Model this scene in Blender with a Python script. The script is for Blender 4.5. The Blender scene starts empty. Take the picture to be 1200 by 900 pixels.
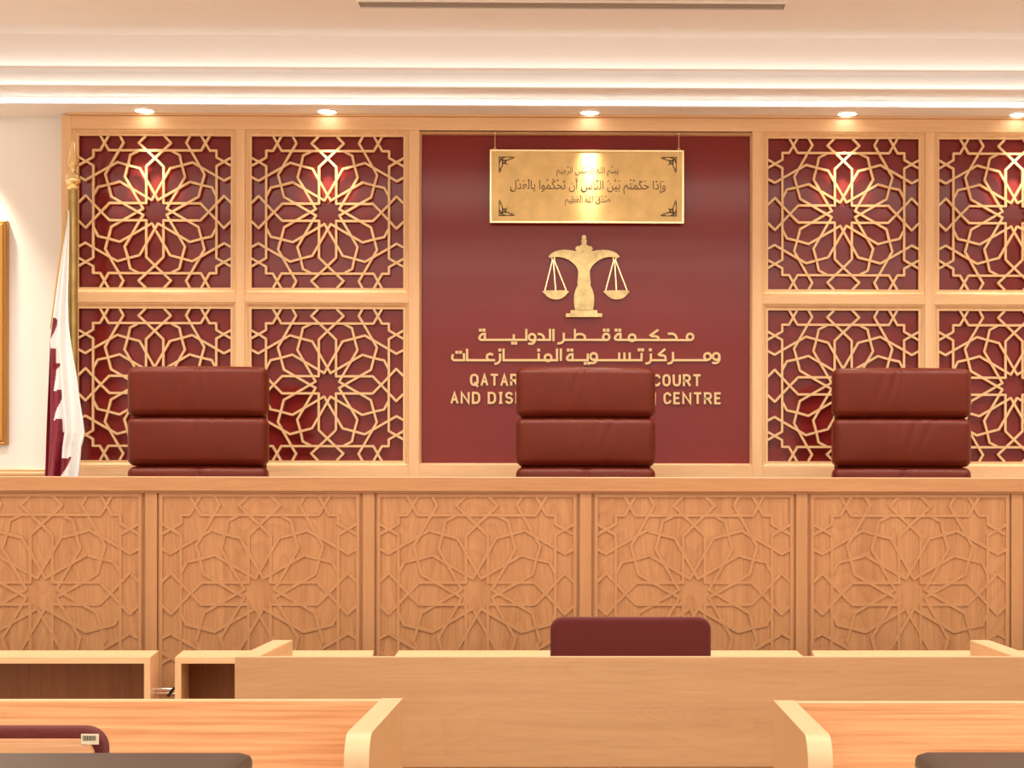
import bpy, bmesh, math, random
from mathutils import Vector, Matrix

SC = bpy.context.scene
COL = SC.collection
PI = math.pi

# ------------------------------------------------------------------ camera
F_PX, YAW, ROLL, CX, CY, EYE = 1978.0, 0.0135, 0.0013, 713.0, 583.0, 1.35
cd = bpy.data.cameras.new('camera')
cam = bpy.data.objects.new('camera', cd)
COL.objects.link(cam)
cd.sensor_width = 36.0
cd.lens = F_PX / 1200.0 * 36.0
cd.shift_x = -(CX - 600.0) / 1200.0
cd.shift_y = (CY - 450.0) / 1200.0
cd.clip_start = 0.05
cam.matrix_world = Matrix.Translation((0, 0, EYE)) @ Matrix.Rotation(-YAW, 4, 'Z') @ Matrix.Rotation(PI / 2, 4, 'X') @ Matrix.Rotation(ROLL, 4, 'Z')
SC.camera = cam

# ------------------------------------------------------------------ colour management, world
SC.view_settings.view_transform = 'Standard'
SC.view_settings.look = 'None'
SC.view_settings.exposure = 0.0
SC.view_settings.gamma = 1.0
SC.view_settings.use_curve_mapping = False
W = bpy.data.worlds.new('world')
SC.world = W
W.use_nodes = True
W.node_tree.nodes['Background'].inputs[0].default_value = (1.0, 0.86, 0.72, 1)
W.node_tree.nodes['Background'].inputs[1].default_value = 0.05

WARM = (1.0, 0.93, 0.83)


def area(name, loc, size, power, rot=(0, 0, 0), color=WARM, spread=None):
    l = bpy.data.lights.new(name, 'AREA')
    l.shape = 'RECTANGLE'
    l.size, l.size_y = size
    l.energy = power
    l.color = color
    if spread:
        l.spread = spread
    o = bpy.data.objects.new(name, l)
    o.location = loc
    o.rotation_euler = rot
    COL.objects.link(o)
    return o


# broad area lamps added for unseen ceiling lighting, sized for fill and glass streaks
for ly, pw in ((-2.1, 118), (1.0, 122), (4.0, 84)):
    area('ceiling_fill_lamp', (0, ly, 3.27), (6.6, 1.2), pw)
# linear lamps added out of view above the bench to brighten the panelled wall
for lx in (-2.3, 0.0, 2.3):
    area('added_wall_washer', (lx, 6.20, 3.275), (2.1, 0.08), 22, (0, 0, 0), WARM, math.radians(112))
# LED strips lying on the cove ledges, shining up at the faces behind them
area('cove_led_low', (0, 7.195, 3.0205), (7.0, 0.012), 3.6, (math.radians(92), 0, 0), WARM, math.radians(80))
area('cove_led_mid', (0, 7.085, 3.0705), (7.0, 0.012), 1.2, (math.radians(100), 0, 0), WARM, math.radians(110))
area('cove_led_top', (0, 7.07, 3.1465), (7.0, 0.012), 1.3, (math.radians(125), 0, 0))


def P(px, py, D):
    """photo pixel + distance along the room -> (X, Z) in metres"""
    dy = py - CY - ROLL * (px - CX)
    dx = px - CX + ROLL * (py - CY)
    X = D * math.tan(math.atan(dx / F_PX) + YAW)
    dep = X * math.sin(YAW) + D * math.cos(YAW)
    return X, EYE - dy / F_PX * dep


# ------------------------------------------------------------------ materials
def new_mat(name):
    m = bpy.data.materials.new(name)
    m.use_nodes = True
    nt = m.node_tree
    return m, nt, nt.nodes['Principled BSDF']


def lin(c):
    return tuple((v / 12.92 if v <= 0.04045 else ((v + 0.055) / 1.055) ** 2.4) for v in (x / 255.0 for x in c)) + (1,)


def mk(name, col, rough=0.5, metal=0.0, noise=0.0, nscale=20, bump=0.0, bscale=80, spec=0.5, coat=0.0, aniso=0.0):
    m, nt, b = new_mat(name)
    b.inputs['Base Color'].default_value = col
    b.inputs['Roughness'].default_value = rough
    b.inputs['Metallic'].default_value = metal
    b.inputs['Specular IOR Level'].default_value = spec
    b.inputs['Coat Weight'].default_value = coat
    b.inputs['Anisotropic'].default_value = aniso
    tc = nt.nodes.new('ShaderNodeTexCoord')
    if noise:
        n = nt.nodes.new('ShaderNodeTexNoise')
        n.inputs['Scale'].default_value = nscale
        n.inputs['Detail'].default_value = 5
        nt.links.new(tc.outputs['Object'], n.inputs['Vector'])
        r = nt.nodes.new('ShaderNodeValToRGB')
        r.color_ramp.elements[0].position = 0.3
        r.color_ramp.elements[1].position = 0.7
        r.color_ramp.elements[0].color = tuple(v * (1 - noise) for v in col[:3]) + (1,)
        r.color_ramp.elements[1].color = tuple(min(1, v * (1 + noise)) for v in col[:3]) + (1,)
        nt.links.new(n.outputs['Fac'], r.inputs['Fac'])
        nt.links.new(r.outputs['Color'], b.inputs['Base Color'])
    if bump:
        n2 = nt.nodes.new('ShaderNodeTexNoise')
        n2.inputs['Scale'].default_value = bscale
        n2.inputs['Detail'].default_value = 4
        nt.links.new(tc.outputs['Object'], n2.inputs['Vector'])
        bp = nt.nodes.new('ShaderNodeBump')
        bp.inputs['Strength'].default_value = bump
        bp.inputs['Distance'].default_value = 0.004
        nt.links.new(n2.outputs['Fac'], bp.inputs['Height'])
        nt.links.new(bp.outputs['Normal'], b.inputs['Normal'])
    return m


def wood(name, c, axis, rough=0.42, cath=0.0, contrast=0.16, fig=1.0, gs=28, stretch=.045):
    """oak veneer, grain running along one axis; cath adds cathedral figure"""
    m, nt, b = new_mat(name)
    L = nt.links
    b.inputs['Roughness'].default_value = rough
    tc = nt.nodes.new('ShaderNodeTexCoord')
    mp = nt.nodes.new('ShaderNodeMapping')
    s = [1.0, 1.0, 1.0]
    s['xyz'.index(axis)] = stretch
    mp.inputs['Scale'].default_value = s
    L.new(tc.outputs['Object'], mp.inputs['Vector'])
    n1 = nt.nodes.new('ShaderNodeTexNoise')
    n1.inputs['Scale'].default_value = 150
    n1.inputs['Detail'].default_value = 6
    n1.inputs['Roughness'].default_value = 0.65
    L.new(mp.outputs['Vector'], n1.inputs['Vector'])
    n2 = nt.nodes.new('ShaderNodeTexNoise')
    n2.inputs['Scale'].default_value = gs
    n2.inputs['Detail'].default_value = 3
    L.new(mp.outputs['Vector'], n2.inputs['Vector'])
    add = nt.nodes.new('ShaderNodeMath')
    add.operation = 'MULTIPLY_ADD'
    add.inputs[1].default_value = 0.55
    L.new(n1.outputs['Fac'], add.inputs[0])
    mul = nt.nodes.new('ShaderNodeMath')
    mul.operation = 'MULTIPLY'
    mul.inputs[1].default_value = 0.45
    L.new(n2.outputs['Fac'], mul.inputs[0])
    L.new(mul.outputs[0], add.inputs[2])
    fac = add.outputs[0]
    if cath:
        mp2 = nt.nodes.new('ShaderNodeMapping')
        s2 = [1.0, 1.0, 1.0]
        s2['xyz'.index(axis)] = 0.17
        mp2.inputs['Scale'].default_value = s2
        mp2.inputs['Location'].default_value = (0.37, 0.2, 0.11)
        L.new(tc.outputs['Object'], mp2.inputs['Vector'])
        n3 = nt.nodes.new('ShaderNodeTexNoise')
        n3.inputs['Scale'].default_value = 3.2 * fig
        n3.inputs['Detail'].default_value = 1.5
        n3.inputs['Roughness'].default_value = 0.35
        L.new(mp2.outputs['Vector'], n3.inputs['Vector'])
        k = nt.nodes.new('ShaderNodeMath')
        k.operation = 'MULTIPLY'
        k.inputs[1].default_value = 26
        L.new(n3.outputs['Fac'], k.inputs[0])
        fr = nt.nodes.new('ShaderNodeMath')
        fr.operation = 'FRACT'
        L.new(k.outputs[0], fr.inputs[0])
        pw = nt.nodes.new('ShaderNodeMath')
        pw.operation = 'POWER'
        pw.inputs[1].default_value = 2.5
        L.new(fr.outputs[0], pw.inputs[0])
        mm = nt.nodes.new('ShaderNodeMath')
        mm.operation = 'MULTIPLY_ADD'
        mm.inputs[1].default_value = -cath
        L.new(pw.outputs[0], mm.inputs[0])
        L.new(fac, mm.inputs[2])
        fac = mm.outputs[0]
    r = nt.nodes.new('ShaderNodeValToRGB')
    r.color_ramp.elements[0].position = 0.25
    r.color_ramp.elements[1].position = 0.68
    r.color_ramp.elements[0].color = (c[0] * (1 - contrast), c[1] * (1 - contrast * 1.5), c[2] * (1 - contrast * 1.9), 1)
    r.color_ramp.elements[1].color = (min(1, c[0] * (1 + contrast * .6)), min(1, c[1] * (1 + contrast * .6)), min(1, c[2] * (1 + contrast * .6)), 1)
    L.new(fac, r.inputs['Fac'])
    L.new(r.outputs['Color'], b.inputs['Base Color'])
    bp = nt.nodes.new('ShaderNodeBump')
    bp.inputs['Strength'].default_value = 0.08
    bp.inputs['Distance'].default_value = 0.001
    L.new(n1.outputs['Fac'], bp.inputs['Height'])
    L.new(bp.outputs['Normal'], b.inputs['Normal'])
    return m


OAK = (0.83, 0.54, 0.295)
OAKB = (0.56, 0.29, 0.128)
M = {}
M['oak_x'] = wood('oak_horizontal', OAK, 'x')
M['oak_y'] = wood('oak_lengthwise', OAK, 'y')
M['oak_z'] = wood('oak_vertical', OAK, 'z')
M['bench_x'] = wood('bench_oak_horizontal', OAKB, 'x', contrast=0.2)
M['bench_z'] = wood('bench_oak_vertical', OAKB, 'z', contrast=0.24, cath=0.12, fig=1.6)
M['bench_zp'] = wood('bench_oak_strips', OAKB, 'z', contrast=0.12)
M['fig'] = wood('figured_oak', (0.575, 0.345, 0.175), 'x', cath=0.09, contrast=0.12, fig=2.2)
M['warm_x'] = wood('warm_oak_horizontal', (0.80, 0.46, 0.25), 'x', contrast=0.42, cath=0.0, gs=95, stretch=.022)
M['warm_edge'] = wood('oak_edging', (0.80, 0.54, 0.31), 'y', contrast=0.08)
M['shade_dark_oak'] = wood('shade_dark_oak', (0.22, 0.085, 0.022), 'z', contrast=0.3)  # shelf interior shade put into the colour; also used on a desk plinth
M['cream'] = mk('cream_paint', (0.94, 0.91, 0.88, 1), 0.8, bump=0.05, bscale=300)
M['ceil'] = mk('ceiling_paint', (0.92, 0.88, 0.86, 1), 0.85)
M['floor'] = mk('beige_carpet', (0.58, 0.46, 0.36, 1), 0.95, noise=0.15, nscale=200)
M['fret'] = wood('fretwork_oak', (0.82, 0.54, 0.28), 'z', contrast=0.08)
M['leather'] = mk('red_leather', (0.128, 0.0155, 0.0055, 1), 0.32, spec=0.22, bump=0.25, bscale=420, noise=0.06, nscale=14)
M['burgundy'] = mk('burgundy_fabric', (0.098, 0.008, 0.008, 1), 0.9, noise=0.2, nscale=250, bump=0.4, bscale=500)
M['burgundy'].node_tree.nodes['Principled BSDF'].inputs['Sheen Weight'].default_value = 0.15
M['burgundy'].node_tree.nodes['Principled BSDF'].inputs['Sheen Tint'].default_value = (1.0, 0.45, 0.45, 1)
M['chrome'] = mk('chrome', (0.9, 0.9, 0.9, 1), 0.08, 1.0)
M['black'] = mk('black_plastic', (0.02, 0.02, 0.02, 1), 0.4)
M['brass'] = mk('aged_brass', (0.62, 0.48, 0.24, 1), 0.46, 1.0, noise=0.25, nscale=26)
M['brassrim'] = mk('polished_brass', (0.95, 0.74, 0.42, 1), 0.25, 1.0)
M['letter'] = mk('gold_letter_face', (0.80, 0.56, 0.28, 1), 0.4, 0.15)
M['gold'] = mk('gold_finial', (0.92, 0.74, 0.40, 1), 0.22, 1.0)
M['polebrass'] = mk('dull_brass_tube', (0.42, 0.30, 0.11, 1), 0.42, 0.85, noise=0.15, nscale=20)
M['gilt'] = mk('gilt_frame', (0.50, 0.25, 0.06, 1), 0.35, 0.5)
M['ink'] = mk('dark_engraving', (0.035, 0.018, 0.006, 1), 0.6)
M['white_cloth'] = mk('white_satin', (0.93, 0.92, 0.91, 1), 0.6)
M['maroon_cloth'] = mk('maroon_satin', (0.22, 0.012, 0.030, 1), 0.45)
M['rope'] = mk('gold_fringe', (0.62, 0.38, 0.12, 1), 0.7, bump=0.6, bscale=300)
M['dleather'] = mk('dark_brown_leather', (0.055, 0.036, 0.030, 1), 0.38, bump=0.12, bscale=300)
M['stitch'] = mk('pale_stitching', (0.55, 0.46, 0.38, 1), 0.8)
M['paper'] = mk('label_paper', (0.80, 0.70, 0.50, 1), 0.6)
M['vent'] = mk('vent_slot', (0.16, 0.12, 0.09, 1), 0.6)
M['ventfin'] = mk('vent_fin', (0.50, 0.42, 0.35, 1), 0.5)

M['brushed'] = mk('brushed_brass', (0.66, 0.46, 0.20, 1), 0.36, 1.0, noise=0.12, nscale=14, aniso=0.9)
M['brushed'].node_tree.nodes['Principled BSDF'].inputs['Anisotropic Rotation'].default_value = 0.25
_nt = M['brushed'].node_tree
_tg = _nt.nodes.new('ShaderNodeTangent')
_tg.direction_type = 'RADIAL'
_tg.axis = 'Z'
_nt.links.new(_tg.outputs['Tangent'], _nt.nodes['Principled BSDF'].inputs['Tangent'])


def glass_red():
    m, nt, b = new_mat('red_back_painted_glass')
    b.inputs['Base Color'].default_value = (0.215, 0.0185, 0.0170, 1)
    b.inputs['Roughness'].default_value = 0.13
    b.inputs['Specular IOR Level'].default_value = 0.32
    tc = nt.nodes.new('ShaderNodeTexCoord')
    mp = nt.nodes.new('ShaderNodeMapping')
    mp.inputs['Scale'].default_value = (0.07, 1, 1)
    nt.links.new(tc.outputs['Object'], mp.inputs['Vector'])
    n = nt.nodes.new('ShaderNodeTexNoise')
    n.inputs['Scale'].default_value = 7
    n.inputs['Detail'].default_value = 1
    nt.links.new(mp.outputs['Vector'], n.inputs['Vector'])
    bp = nt.nodes.new('ShaderNodeBump')
    bp.inputs['Strength'].default_value = 0.3
    bp.inputs['Distance'].default_value = 0.003
    nt.links.new(n.outputs['Fac'], bp.inputs['Height'])
    nt.links.new(bp.outputs['Normal'], b.inputs['Normal'])
    return m


M['red'] = glass_red()


def emit(name, col, s):
    m, nt, b = new_mat(name)
    b.inputs['Base Color'].default_value = (1, 1, 1, 1)
    b.inputs['Emission Color'].default_value = col
    b.inputs['Emission Strength'].default_value = s
    return m


M['lens'] = emit('downlight_lens', (1.0, 0.93, 0.80, 1), 9.0)

# ------------------------------------------------------------------ mesh helpers
NB = bmesh.new


def box(bm, x0, x1, y0, y1, z0, z1, bev=0.0, seg=2):
    r = bmesh.ops.create_cube(bm, size=1.0)
    vs = r['verts']
    for v in vs:
        v.co = Vector((x0 + (v.co.x + .5) * (x1 - x0), y0 + (v.co.y + .5) * (y1 - y0), z0 + (v.co.z + .5) * (z1 - z0)))
    if bev > 0:
        es = list({e for v in vs for e in v.link_edges})
        bmesh.ops.bevel(bm, geom=es, offset=bev, segments=seg, affect='EDGES', profile=0.5)


def prism(bm, pts, a0, a1, plane='xz'):
    """closed outline extruded between two values of the third axis"""
    def co(p, a):
        if plane == 'xz':
            return (p[0], a, p[1])
        if plane == 'xy':
            return (p[0], p[1], a)
        return (a, p[0], p[1])
    A = [bm.verts.new(co(p, a0)) for p in pts]
    B = [bm.verts.new(co(p, a1)) for p in pts]
    n = len(pts)
    f = [bm.faces.new(A), bm.faces.new(B[::-1])]
    for i in range(n):
        f.append(bm.faces.new((A[i], B[i], B[(i + 1) % n], A[(i + 1) % n])))
    bmesh.ops.recalc_face_normals(bm, faces=f)
    return f


def ribbon(bm, pts, w, y0, y1, round_ends=False, k=8):
    """flat bar of width w following a polyline in the wall plane, mitred at the bends"""
    h = w / 2
    pts = [Vector((p[0], p[1])) for i, p in enumerate(pts) if i == 0 or math.hypot(p[0] - pts[i - 1][0], p[1] - pts[i - 1][1]) > 1e-6]
    n = len(pts)
    closed = n > 3 and (pts[0] - pts[-1]).length < 1e-6
    if closed:
        pts = pts[:-1]
        n -= 1
    elif round_ends:
        a = (pts[0] - pts[1]).normalized() * h * .6
        b = (pts[-1] - pts[-2]).normalized() * h * .6
        pts[0] = pts[0] + a
        pts[-1] = pts[-1] + b
    Lf, Rt = [], []
    for i in range(n):
        d0 = (pts[i] - pts[i - 1]).normalized() if (i or closed) else None
        d1 = (pts[(i + 1) % n] - pts[i]).normalized() if (i < n - 1 or closed) else None
        d0 = d0 or d1
        d1 = d1 or d0
        m = Vector((-(d0.y + d1.y), d0.x + d1.x))
        m.normalize()
        c = max(.45, m.dot(Vector((-d1.y, d1.x))))
        Lf.append(pts[i] + m * (h / c))
        Rt.append(pts[i] - m * (h / c))
    V = [[bm.verts.new((p.x, y, p.y)) for p in side] for side, y in ((Lf, y0), (Rt, y0), (Rt, y1), (Lf, y1))]
    fs = []
    for i in range(n if closed else n - 1):
        q = (i + 1) % n
        for a in range(4):
            A, B = V[a], V[(a + 1) % 4]
            fs.append(bm.faces.new((A[i], A[q], B[q], B[i])))
    if not closed:
        fs.append(bm.faces.new([V[a][0] for a in range(4)]))
        fs.append(bm.faces.new([V[a][n - 1] for a in range(3, -1, -1)]))
    bmesh.ops.recalc_face_normals(bm, faces=fs)


def tube(bm, pts, r, n=10, cap=True):
    pts = [Vector(p) for p in pts]
    rr = r if isinstance(r, (list, tuple)) else [r] * len(pts)
    rings = []
    for i, p in enumerate(pts):
        t = (pts[min(i + 1, len(pts) - 1)] - pts[max(i - 1, 0)]).normalized()
        u = t.cross(Vector((0, 0, 1)) if abs(t.z) < .9 else Vector((1, 0, 0))).normalized()
        v = t.cross(u)
        rings.append([bm.verts.new(p + (u * math.cos(2 * PI * k / n) + v * math.sin(2 * PI * k / n)) * rr[i]) for k in range(n)])
    fs = []
    for a, b in zip(rings[:-1], rings[1:]):
        for k in range(n):
            fs.append(bm.faces.new((a[k], a[(k + 1) % n], b[(k + 1) % n], b[k])))
    if cap:
        fs.append(bm.faces.new(rings[0][::-1]))
        fs.append(bm.faces.new(rings[-1]))
    bmesh.ops.recalc_face_normals(bm, faces=fs)


def lathe(bm, prof, cx, cy, n=28):
    """profile of (radius, z) about a vertical axis"""
    rings = []
    for r, z in prof:
        rings.append([bm.verts.new((cx + r * math.cos(2 * PI * k / n), cy + r * math.sin(2 * PI * k / n), z)) for k in range(n)])
    fs = []
    for a, b in zip(rings[:-1], rings[1:]):
        for k in range(n):
            fs.append(bm.faces.new((a[k], a[(k + 1) % n], b[(k + 1) % n], b[k])))
    fs.append(bm.faces.new(rings[0][::-1]))
    fs.append(bm.faces.new(rings[-1]))
    bmesh.ops.recalc_face_normals(bm, faces=fs)


def rounded_rect(x0, x1, z0, z1, r, n=6, corners=(1, 1, 1, 1)):
    """outline, corners listed as bottom left, bottom right, top right, top left"""
    out = []
    for on, (cx, cz, a0, px, pz) in zip(corners, ((x0 + r, z0 + r, PI, x0, z0), (x1 - r, z0 + r, 1.5 * PI, x1, z0), (x1 - r, z1 - r, 0, x1, z1), (x0 + r, z1 - r, .5 * PI, x0, z1))):
        if on:
            for i in range(n + 1):
                a = a0 + .5 * PI * i / n
                out.append((cx + r * math.cos(a), cz + r * math.sin(a)))
        else:
            out.append((px, pz))
    return out


def cushion(bm, x0, x1, y0, y1, z0, z1, r, puff=0.0, crease=None, cuts=22):
    """soft rounded block; crease = list of (x, slope, width, depth) folds running down its -y face"""
    tmp = bmesh.new()
    bmesh.ops.create_cube(tmp, size=2.0)
    bmesh.ops.subdivide_edges(tmp, edges=tmp.edges[:], cuts=cuts, use_grid_fill=True)
    cx, cy, cz = (x0 + x1) / 2, (y0 + y1) / 2, (z0 + z1) / 2
    hx, hy, hz = (x1 - x0) / 2, (y1 - y0) / 2, (z1 - z0) / 2

    def remap(t):      # more vertices near the edges
        return math.sin(t * PI / 2) * .6 + t * .4
    for v in tmp.verts:
        a = [remap(v.co.x), remap(v.co.y), remap(v.co.z)]
        p = Vector((a[0] * hx, a[1] * hy, a[2] * hz))
        q = Vector((max(-hx + r, min(hx - r, p.x)), max(-hy + r, min(hy - r, p.y)), max(-hz + r, min(hz - r, p.z))))
        d = p - q
        if d.length > 1e-9:
            p = q + d.normalized() * r
        fx = 1 - (p.x / hx) ** 2
        fz = 1 - (p.z / hz) ** 2
        if p.y < 0:
            p.y -= puff * max(0, fx) ** .5 * max(0, fz) ** .6
            if crease:
                for (kx, sl, w, dp) in crease:
                    xc = kx + sl * p.z
                    t = max(0.0, min(1.0, .5 + .7 * p.z / hz))
                    p.y += dp * math.exp(-((p.x - xc) / w) ** 2) * t * (1 if abs(p.y) > hy * .3 else 0)
        if p.z > 0 and crease:
            p.z += 0.004 * max(0, fx) * (p.z / hz)
        v.co = p + Vector((cx, cy, cz))
    me = bpy.data.meshes.new('tmp')
    tmp.to_mesh(me)
    tmp.free()
    bm.from_mesh(me)
    bpy.data.meshes.remove(me)


def link_mesh(name, bm, mat, parent=None, origin=(0, 0, 0), smooth=False, kind=None, label=None):
    o3 = Vector(origin)
    for v in bm.verts:
        v.co -= o3
    me = bpy.data.meshes.new(name)
    bm.to_mesh(me)
    bm.free()
    if isinstance(mat, (list, tuple)):
        for m in mat:
            me.materials.append(m)
    else:
        me.materials.append(mat)
    if smooth:
        for p in me.polygons:
            p.use_smooth = True
        if smooth == 'auto':
            me.set_sharp_from_angle(angle=math.radians(40))
    o = bpy.data.objects.new(name, me)
    COL.objects.link(o)
    if parent:
        o.parent = parent
    else:
        o.location = o3
    if kind:
        o['kind'] = kind
    if label:
        o['label'] = label
    return o


class Thing:
    def __init__(self, name, label, cat, loc, group=None):
        self.o = bpy.data.objects.new(name, None)
        self.o.empty_display_size = 0.1
        self.o.location = loc
        COL.objects.link(self.o)
        self.loc = loc
        self.o['label'] = label
        self.o['category'] = cat
        if group:
            self.o['group'] = group

    def part(self, name, bm, mat, smooth=False, label=None, parent=None):
        return link_mesh(name, bm, mat, parent or self.o, self.loc, smooth, None, label)


def dup(root, loc, label, group=None):
    r = root.copy()
    COL.objects.link(r)
    r.location = loc
    r['label'] = label
    if group:
        r['group'] = group
    for ch in list(root.children):
        c = ch.copy()
        COL.objects.link(c)
        c.parent = r
        for g in list(ch.children):
            d = g.copy()
            COL.objects.link(d)
            d.parent = c
    return r


def struct(name, bm, mat, smooth=False):
    return link_mesh(name, bm, mat, None, (0, 0, 0), smooth, 'structure')


def one(fn, *a, **k):
    bm = NB()
    fn(bm, *a, **k)
    return bm


# ------------------------------------------------------------------ room shell
RX = 3.7
struct('floor', one(box, -RX, RX, -3.2, 7.6, -0.1, 0.0), M['floor'])
struct('wall_back', one(box, -RX, RX, 7.42, 7.6, 0.0, 3.4), M['cream'])
struct('wall_left', one(box, -RX - .15, -RX, -3.2, 7.6, 0.0, 3.4), M['cream'])
struct('wall_right', one(box, RX, RX + .15, -3.2, 7.6, 0.0, 3.4), M['cream'])
struct('wall_front', one(box, -RX, RX, -3.35, -3.2, 0.0, 3.4), M['cream'])
struct('ceiling', one(box, -RX, RX, -3.2, 7.11, 3.29, 3.4), M['ceil'])
for i, (lip, zf, face, back) in enumerate(((7.17, 3.010, 7.24, 7.42), (7.06, 3.060, 7.13, 7.24), (7.05, 3.136, 7.11, 7.13))):
    bm = NB()
    prism(bm, [(lip, zf), (back, zf), (back, 3.4), (face, 3.4), (face, zf + .006), (lip, zf + .006)], -RX, RX, 'yz')
    struct('trim_%d' % (i + 1), bm, M['ceil'])
struct('floor_dais', one(box, -RX, RX, 5.90, 7.42, 0.0, 0.5), M['floor'])

# ------------------------------------------------------------------ timber wall panelling
YF = 7.33                      # front of the flat timber
YR = 7.375                     # face of the red glass
HW = 0.337                     # half of a square opening
XC = (-1.8708, -1.1228, 1.1228, 1.8708)
ZC = (2.5875, 1.838)
RG = 0.0175                    # width of the bevelled moulding
RED = (-0.716, 0.716, 1.4985, 2.930)

fr = Thing('panel_frame', 'oak timber frame of stiles and rails holding the red panels on the back wall', 'wall panelling', (0, 7.41, 0.5))


def stile(x0, x1, z0=0.5, z1=3.0):
    fr.part('stile', one(box, x0, x1, YF, 7.419, z0, z1, .0012, 1), M['oak_z'])


def rail(x0, x1, z0, z1, mat='oak_x'):
    fr.part('rail', one(box, x0, x1, YF + .0006, 7.419, z0, z1, .0012, 1), M[mat])


ox = [2.2686, 1.8708 + HW + RG]
zt = ZC[0] + HW + RG
for s in (-1, 1):
    stile(min(s * ox[0], s * ox[1]), max(s * ox[0], s * ox[1]))
    a, b = 1.1228 + HW + RG, 1.8708 - HW - RG
    stile(min(s * a, s * b), max(s * a, s * b), z1=zt)
    a, b = 0.716 + .007, 1.1228 - HW - RG
    stile(min(s * a, s * b), max(s * a, s * b), z1=zt)
rail(-ox[1], ox[1], zt, 3.0)
zb = ZC[1] - HW - RG
for xc in XC:
    rail(xc - HW - RG, xc + HW + RG, ZC[1] + HW + RG, ZC[0] - HW - RG)
    rail(xc - HW - RG, xc + HW + RG, 1.385, zb)
    fr.part('skirt_panel', one(box, xc - HW - RG, xc + HW + RG, YF + .02, 7.419, .5, 1.385), M['oak_z'])
rail(-.723, .723, 1.385, RED[2] - .009)
fr.part('skirt_panel', one(box, -.723, .723, YF + .02, 7.419, .5, 1.385), M['oak_z'])
fr.part('cornice_strip', one(box, -2.245, 2.245, YF - .012, 7.419, 3.0005, 3.0095), M['oak_x'])


def moulding(x0, x1, z0, z1, w, wb=None):
    bm = NB()
    wb = w if wb is None else wb
    prof = [(1.0, YF + .006), (.86, YF + .0035), (.72, YF + .004), (.16, YF + .017), (0.0, YF + .019), (0.0, YR + .008)]
    rings = []
    for t, y in prof:
        e, eb = w * t, wb * t
        rings.append([bm.verts.new(c) for c in ((x0 - e, y, z0 - eb), (x1 + e, y, z0 - eb), (x1 + e, y, z1 + e), (x0 - e, y, z1 + e))])
    for a, b in zip(rings[:-1], rings[1:]):
        for k in range(4):
            bm.faces.new((a[k], a[(k + 1) % 4], b[(k + 1) % 4], b[k]))
    bmesh.ops.recalc_face_normals(bm, faces=bm.faces[:])
    for f in bm.faces:
        if f.normal.y > 0.02:
            f.normal_flip()
    return bm


# ---- the twelve-pointed rosette, in half-widths of the panel
def rosette_segments():
    a, o, t = 0.59, 0.112, 0.70
    c60, s60 = .5, math.sqrt(3) / 2

    def ax60(al, pe):
        return (al * c60 - pe * s60, al * s60 + pe * c60)
    base = [
        [(0, .80), (.60, .80), (.656, .897), (.709, .99)],
        [(.604, .99), (.656, .897), (.712, .80), (.80, .80)],
        [(.12, .99), (.21, .897), (.106, .80), (0, t), (-o, a), (-o, o)],
        [(.456, .99), (.407, .90), (.467, .80), (.645, .487)],
        [(.487, .645), ax60(t, 0), ax60(a, o), ax60(o, o)],
        [(.204, .80), (.321, .739), ax60(t, 0), ax60(a, -o), ax60(o, -o)],
    ]
    segs, ends = {}, {}
    for pl in base:
        for sw in (0, 1):
            for sx in (1, -1):
                for sy in (1, -1):
                    q = [((y if sw else x) * sx, (x if sw else y) * sy) for x, y in pl]
                    for p in q:
                        ends[(round(p[0], 3), round(p[1], 3))] = p
                    for u, v in zip(q[:-1], q[1:]):
                        ku, kv = (round(u[0], 3), round(u[1], 3)), (round(v[0], 3), round(v[1], 3))
                        segs[tuple(sorted((ku, kv)))] = (u, v)
    return list(segs.values()), list(ends.values())


SEGS, ENDS = rosette_segments()


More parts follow.
